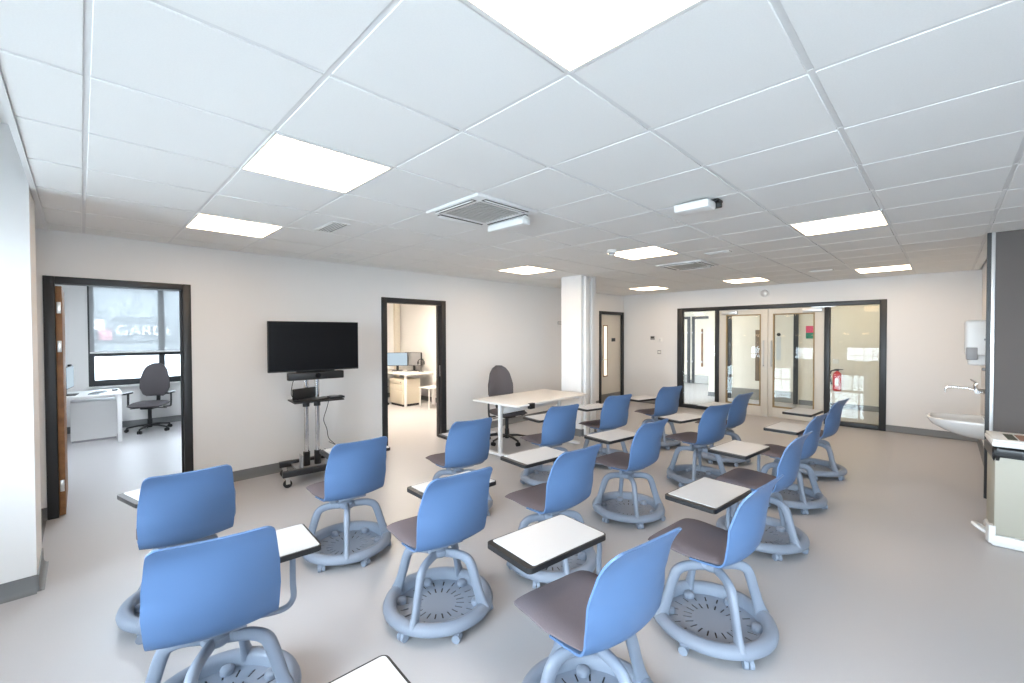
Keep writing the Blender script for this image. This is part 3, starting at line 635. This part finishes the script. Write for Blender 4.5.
TABT = MB().prism([(x+.011, y) for x, y in rrect(TW-.019, TD-.008, .012)], -.0015, .0005).mesh('tablet_surface', 'white', False)
ROWS = 'blue tablet chairs in rows'
def tablet_chair(label, x, y, ang, tx, ty, ta, base=0.0):
    """x,y chair axis; ang swivel of the seat; tx,ty,ta centre and turn of the writing tablet (world)"""
    t = thing('tablet_chair', label, 'chair', (x, y, 0), 0, ROWS)
    a = R(ang)
    put('shell', CH['shell'], t, rotz=a, label='blue moulded plastic shell'); put('seat_pad', CH['pad'], t, rotz=a, label='grey upholstered seat pad')
    br = put('seat_bracket', CH['under'], t, rotz=a); put('height_knob', CH['knob'], br)
    hub = put('swivel_hub', CH['hub'], t)
    ring = put('base_ring', CH['ring'], t, rotz=R(base)); tray = put('tray', CH['tray'], t, rotz=R(base)); put('slot_shade_disc', CH['slot_shade'], tray)  # black disc added under the tray imitates the shade seen through the slots
    for k in range(4): put('leg', CH['leg'], t, rotz=R(base+35+90*k))
    for k in range(6):
        q = R(base+30+60*k)
        put('caster', CH['caster'], ring, (.283*math.cos(q), .283*math.sin(q), 0), rotz=random.uniform(0, 6.28))
        put('caster_dome', CH['dome'], tray, (.216*math.cos(q), .216*math.sin(q), .047))
    zt = .69
    tb = put('tablet', TABE, t, (tx-x, ty-y, zt), rotz=R(ta), label='black edged writing tablet'); put('tablet_surface', TABT, tb, label='white writing surface')
    # arm: from under the seat out to the right and up to the tablet
    ca, sa = math.cos(R(ta)), math.sin(R(ta))
    ax, ay = tx-x+ca*.14+sa*.05, ty-y+sa*.14-ca*.05
    ox, oy = math.cos(a), math.sin(a)
    rr = max(.315, ax*ox+ay*oy)
    # foot of the upright sits just outside the seat edge
    ux, uy = ax, ay
    k = ax*ox+ay*oy
    if k < .25: ux, uy = ax+ox*(.25-k), ay+oy*(.25-k)
    pts = [(.05*ox, .05*oy, .405), (.5*ux, .5*uy, .405), (.86*ux, .86*uy, .412), (ux, uy, .45), (ux, uy, .52), (ux, uy, .60), ((ux+ax)/2*.6+ux*.4, (uy+ay)/2*.6+uy*.4, .645), (ax, ay, .664)]
    if k >= .25: pts = pts[:5]+[(ax, ay, .60), (ax, ay, .664)]
    arm = MB().sweep(spline(pts, 30), .0125, n=10).build('tablet_arm', 'grey', t)
    MB().cyl((ax, ay, .655), (ax, ay, .667), .045, 16).build('arm_flange', 'black', arm)
    return t
P3, P2, P1 = 'in the row nearest the television wall', 'in the middle row', 'in the row nearest the wash basin'
chairs = [
    ('large blue tablet chair at the bottom left, back turned to the camera', 0.38, 2.11, -11, .50, 2.05, -4, 20),
    ('blue tablet chair beside the first doorway, behind the bottom left chair', 0.42, 3.12, -4, .39, 3.24, 14, 5),
    ('blue tablet chair right in front of the television trolley', 1.37, 3.10, -3, 1.53, 3.30, -5, 30),
    ('blue tablet chair at lower centre left, its whole slotted base in view', 1.44, 2.05, -7, 1.58, 2.10, -2, -8),
    ('blue tablet chair in front of the second doorway', 2.40, 3.10, -10, 2.50, 3.08, -6, 10),
    ('blue tablet chair in the centre, its legs behind a large white tablet', 2.27, 1.90, -6, 2.40, 2.16, -6, 25),
    ('blue tablet chair cut off by the bottom edge right of centre', 1.45, 1.00, -9, 1.455, 1.24, -6, 38),
    ('blue tablet chair at lower right with the largest full slotted base', 2.39, .88, -5, 2.53, .95, -5, 12),
    ('blue tablet chair with full base in the middle of the room, before the column', 3.40, 1.97, -6, 3.37, 2.10, -8, 10),
    ('blue tablet chair directly behind the lower right chair, right edge row', 3.67, .99, -4, 3.68, 1.15, -6, 33),
    ('blue tablet chair second from the far end of the right edge row', 4.71, 1.05, -6, 4.84, 1.07, -5, 5),
    ('blue tablet chair at the far end of the right row, nearest the extinguisher', 5.90, 1.06, -8, 5.94, 1.17, -5, 22),
    ('blue tablet chair second from the far end of the middle row', 4.68, 1.88, -16, 4.62, 2.02, -12, -20),
    ('blue tablet chair in the middle row closest to the double doors', 5.73, 1.98, -9, 5.70, 2.06, -8, 40),
    ('blue tablet chair before the left pane of the glass screen', 5.86, 2.92, -20, 5.62, 3.04, -14, 12),
    ('blue tablet chair standing just in front of the column, facing the far door', 4.60, 2.99, -16, 4.52, 3.12, -12, 8),
    ('blue tablet chair directly in front of the white desk', 3.54, 3.00, -13, 3.63, 3.10, -10, 25),
    ('tablet chair below the bottom edge, only its white tablet corner showing', .30, .78, -4, .36, .985, -3, 0),
]
for c in chairs: tablet_chair(*c)
# ------------------------------------------------------------------ ceiling fittings
def cell(a, b): return (AO+a*T, BO-b*T)
for k, (a, b) in enumerate(cass):
    x, y = cell(a+.5, b+.5)
    t = thing('air_conditioner', 'square white ceiling air conditioner ' + ['with grey grille nearer the camera', 'farther away near the glass screen'][k], 'air conditioner', (x, y, ZC))
    h_ = .297
    MB().box((-h_, -h_, -.022), (h_, -h_+.10, .02), .006).box((-h_, h_-.10, -.022), (h_, h_, .02), .006).box((-h_, -h_+.10, -.022), (-h_+.10, h_-.10, .02), .006).box((h_-.10, -h_+.10, -.022), (h_, h_-.10, .02), .006).build('fascia', 'plastic', t)
    gr = MB().box((-.195, -.195, -.016), (.195, .195, 0)).build('intake_grille', 'alu', t, smooth=False)
    for q in range(12): MB().box((-.19, -.188+q*.0325, -.024), (.19, -.172+q*.0325, -.016)).build('grille_slat', 'grillegrey', gr, smooth=False)
    for rz in range(4):
        o = MB().box((-.21, -.275, -.026), (.21, -.232, -.0215), .002).build('air_slot', 'vent', t, rotz=R(90*rz))
        f = MB().box((-.205, -.02, -.004), (.205, .02, .004), .003).build('flap', 'plastic', o, loc=(0, -.262, -.028)); f.rotation_euler = (R(24), 0, 0)
x, y = cell(4.97, 1.47)
t = thing('deflector_box', 'white box clipped to the edge of the near air conditioner', 'box', (x, y, ZC-.03))
MB().box((-.04, -.20, -.055), (.05, .20, .0), .012).build('box_body', 'plastic', t); MB().box((-.03, -.19, 0), (.02, .19, .008)).build('clip_strip', 'greyp', t, smooth=False)
x, y = cell(6.0, 3.52)
t = thing('ceiling_unit', 'white wedge shaped unit with black connectors on the ceiling', 'ceiling unit', (x, y, ZC-.008))
MB().box((-.08, -.115, -.07), (.06, .125, -.012), .016).build('housing', 'plastic', t); MB().box((.02, -.14, -.016), (.11, .11, 0), .003).build('mounting_plate', 'black', t)
MB().box((.06, -.14, -.05), (.10, -.09, -.01), .005).build('connector', 'black', t)
x, y = cell(7.80, 1.28)
t = thing('smoke_detector', 'round white smoke detector on the ceiling by a light panel', 'smoke detector', (x, y, ZC-.008))
MB().lathe([(.05, 0), (.055, -.012), (.05, -.025), (.034, -.03), (.034, -.05), (.02, -.06), (.005, -.062)], 24).build('body', 'plastic', t); MB().lathe([(.035, -.031), (.037, -.036), (.035, -.046)], 24).build('sensor_ring', 'greyp', t)
def grille(a, b, w_, d_, lab, nm='ceiling_vent', sm='vent'):
    x, y = cell(a, b); t = thing(nm, lab, 'vent', (x, y, ZC-.008))
    MB().box((-w_, -d_, -.008), (w_, -d_+.015, .0)).box((-w_, d_-.015, -.008), (w_, d_, .0)).box((-w_, -d_+.015, -.008), (-w_+.015, d_-.015, .0)).box((w_-.015, -d_+.015, -.008), (w_, d_-.015, .0)).build('vent_frame', 'plastic', t, smooth=False)
    MB().box((-w_+.015, -d_+.015, -.003), (w_-.015, d_-.015, .0)).build('backing', sm, t, smooth=False)
    n_ = max(2, int(2*w_/.03))
    for q in range(n_): MB().box((-w_+.02+q*(2*w_-.04)/n_, -d_+.015, -.007), (-w_+.028+q*(2*w_-.04)/n_, d_-.015, -.003)).build('slat', 'plastic', t, smooth=False)
grille(3.48, -.55, .075, .20, 'white slatted ceiling vent between light panels on the doorway side', sm='vent')
grille(4.5, -2.62, .10, .15, 'faint white ceiling vent close to the doorway wall', sm='plastic')
grille(9.40, 2.55, .05, .13, 'narrow dark slot vent beyond the white ceiling unit')
grille(13.66, 3.42, .04, .14, 'narrow slot vent near the glass screen wall')
# ------------------------------------------------------------------ things on the walls
t = thing('thermostat', 'small grey wall controller left of the glass screen', 'controller', (XE, 4.73, 1.46)); MB().box((-.02, -.05, 0), (0, .05, .085), .004).build('case', 'greyp', t); MB().box((-.0225, -.04, .035), (-.02, .04, .075)).build('display', 'vent', t, smooth=False)
t = thing('light_switch', 'white light switch plate beside the wall controller', 'switch', (XE, 4.55, 1.42)); MB().box((-.009, -.043, 0), (0, .043, .086), .003).build('plate', 'plastic', t); MB().box((-.014, -.012, .025), (-.009, .012, .06), .002).build('rocker', 'white', t)
t = thing('light_switch', 'white switch plate low below the wall controller', 'switch', (XE, 4.57, 1.14)); MB().box((-.009, -.043, 0), (0, .043, .086), .003).build('plate', 'greyp', t); MB().box((-.014, -.03, .02), (-.009, .03, .066), .002).build('rocker', 'plastic', t)
t = thing('emergency_lamp', 'round clear emergency lamp above the double doors', 'emergency lamp', (XE, 2.45, 2.36)); MB().sweep([(0, 0, 0), (-.02, 0, 0)], .085, n=24).build('base_plate', 'plastic', t); MB().sweep([(-.02, 0, 0), (-.05, 0, 0), (-.065, 0, 0)], [.07, .06, .035], n=20).build('lens', 'alu', t)
t = thing('wall_plaque', 'small grey plaque on the doorway wall beside the column', 'plaque', (6.80, YL, 1.79)); MB().box((-.06, -.012, 0), (.06, 0, .06), .003).build('plate', 'greyp', t); MB().box((-.05, -.014, .012), (.05, -.012, .048)).build('face', 'alu', t, smooth=False)
# grey panel on the wall end
t = thing('pinboard', 'tall dark grey wall panel with pale metal edge at the right', 'wall panel', (XN, 0, 0))
MB().box((-.035, -2.4, .06), (-.004, -.31, ZC-.006)).build('panel_face', 'panel', t, smooth=False)
MB().box((-.05, -.31, .06), (-.004, -.285, ZC-.006), .003).build('edge_trim', 'alu', t)
MB().box((-.045, -.285, .06), (.0, -.258, ZC-.006)).build('black_edge', 'black', t, smooth=False)
# wash basin
sx = 6.62
t = thing('wash_basin', 'white ceramic wash basin on the wall behind the grey panel', 'wash basin', (sx, YN, 0))
bm_ = MB(); rings = []
NB = 28
def outline(k, hw_, dp, sq): 
    a = math.pi*k/(NB-1); return hw_*math.copysign(abs(math.cos(a))**sq, math.cos(a)), dp*abs(math.sin(a))**sq
def ring_at(z, hw_, dp, y0=0): return [Vector((outline(k, hw_, dp, .75)[0], y0+1.10*outline(k, hw_, dp, .75)[1], .50+(z-.535)*.70)) for k in range(NB)]
rr_ = [ring_at(.535, .12, .14), ring_at(.56, .18, .24), ring_at(.62, .24, .34), ring_at(.70, .275, .425), ring_at(.765, .29, .455), ring_at(.80, .295, .465), ring_at(.815, .285, .455), ring_at(.81, .265, .43, .01), ring_at(.76, .25, .40, .02), ring_at(.70, .2, .32, .04), ring_at(.68, .05, .1, .12)]
bm_.rings(rr_); bm_.build('bowl', 'ceramic', t, ang=60)
MB().box((-.27, .004, .685), (.27, .09, .712), .012).build('tap_ledge', 'ceramic', t)
t = thing('wall_tap', 'chrome wall mounted lever tap above the wash basin', 'tap', (sx-.12, YN+.08, .995))
MB().cyl((-.075, -.08, 0), (-.075, .055, 0), .02).cyl((.075, -.08, 0), (.075, .055, 0), .02).sweep([(-.1, .055, 0), (.1, .055, 0)], .02, n=12).build('valve_body', 'chrome', t)
MB().sweep(spline([(0, .055, .0), (0, .12, .025), (0, .24, .03), (0, .275, .02), (0, .285, -.03)], 18), .011, n=10).build('spout', 'chrome', t)
MB().sweep(spline([(0, .06, .02), (0, .065, .06), (0, .05, .08)], 8), [.016]*8, n=10).sweep([(0, .05, .075), (0, .10, .12)], .007, n=8).build('lever', 'chrome', t)
t = thing('soap_dispenser', 'white wall dispenser above the chrome tap', 'dispenser', (sx+.02, YN, 1.255))
MB().box((-.15, 0, .10), (.15, .225, .47), .03, 4).box((-.08, 0, .0), (.08, .20, .12), .02, 3).build('housing', 'plastic', t)
MB().box((-.155, .13, .06), (-.06, .215, .19), .01).build('grey_window', 'greyp', t)
MB().box((-.154, .07, .26), (-.149, .09, .28), .002).build('lock', 'greyp', t)
t = thing('hand_spray', 'small grey nozzle below the wall dispenser', 'nozzle', (sx-.05, YN, 1.20)); MB().box((-.04, .02, 0), (.04, .10, .035), .012).build('nozzle_head', 'greyp', t); MB().cyl((0, 0, .018), (0, .03, .018), .014).build('wall_stub', 'chrome', t)
# pedal bin
t = thing('pedal_bin', 'beige pedal bin with white lid and black bag at the right edge', 'bin', (5.02, -.462, 0), R(3))
MB().box((-.19, -.21, .085), (.19, .21, .70), .012).build('body', 'binb', t)
MB().box((-.205, -.225, .0), (.205, .225, .085), .02).build('base', 'plastic', t)
MB().box((-.205, -.225, .745), (.205, .225, .785), .012).build('rim', 'plastic', t)
ld = MB().box((-.20, -.22, .785), (.20, .22, .80), .006).build('lid', 'plastic', t)
MB().box((-.15, .09, .80), (.10, .14, .8015)).build('print_dark', 'print1', ld, smooth=False); MB().box((-.15, -.03, .80), (.10, .08, .8015)).build('print_brown', 'print2', ld, smooth=False); MB().box((-.15, -.20, .80), (.10, -.05, .8015)).build('print_dark', 'print1', ld, smooth=False)
bg_ = MB()
def bagp(z, o, w_):
    out = []
    for k in range(40):
        q = rrect(.195+o, .215+o, .03, 9)[k]; j = 1+w_*math.sin(k*2.3)*.02; out.append(Vector((q[0]*j, q[1]*j, z+w_*.012*math.sin(k*1.7))))
    return out
bg_.rings([bagp(.745, .004, 0), bagp(.72, .008, .5), bagp(.68, .007, 1), bagp(.655, .004, 1.5), bagp(.66, -.008, 1.5)]).build('bin_bag', 'bag', t, ang=80)
MB().sweep(spline([(-.10, .21, .05), (-.13, .27, .09), (-.07, .305, .105), (-.01, .27, .085), (0, .21, .04)], 24), .013, n=8).build('pedal', 'plastic', t)
MB().prism([(-.20, .20), (-.14, .20), (-.14, .245), (-.20, .235)], .02, .15).build('pedal_bracket', 'plastic', t, smooth=False)
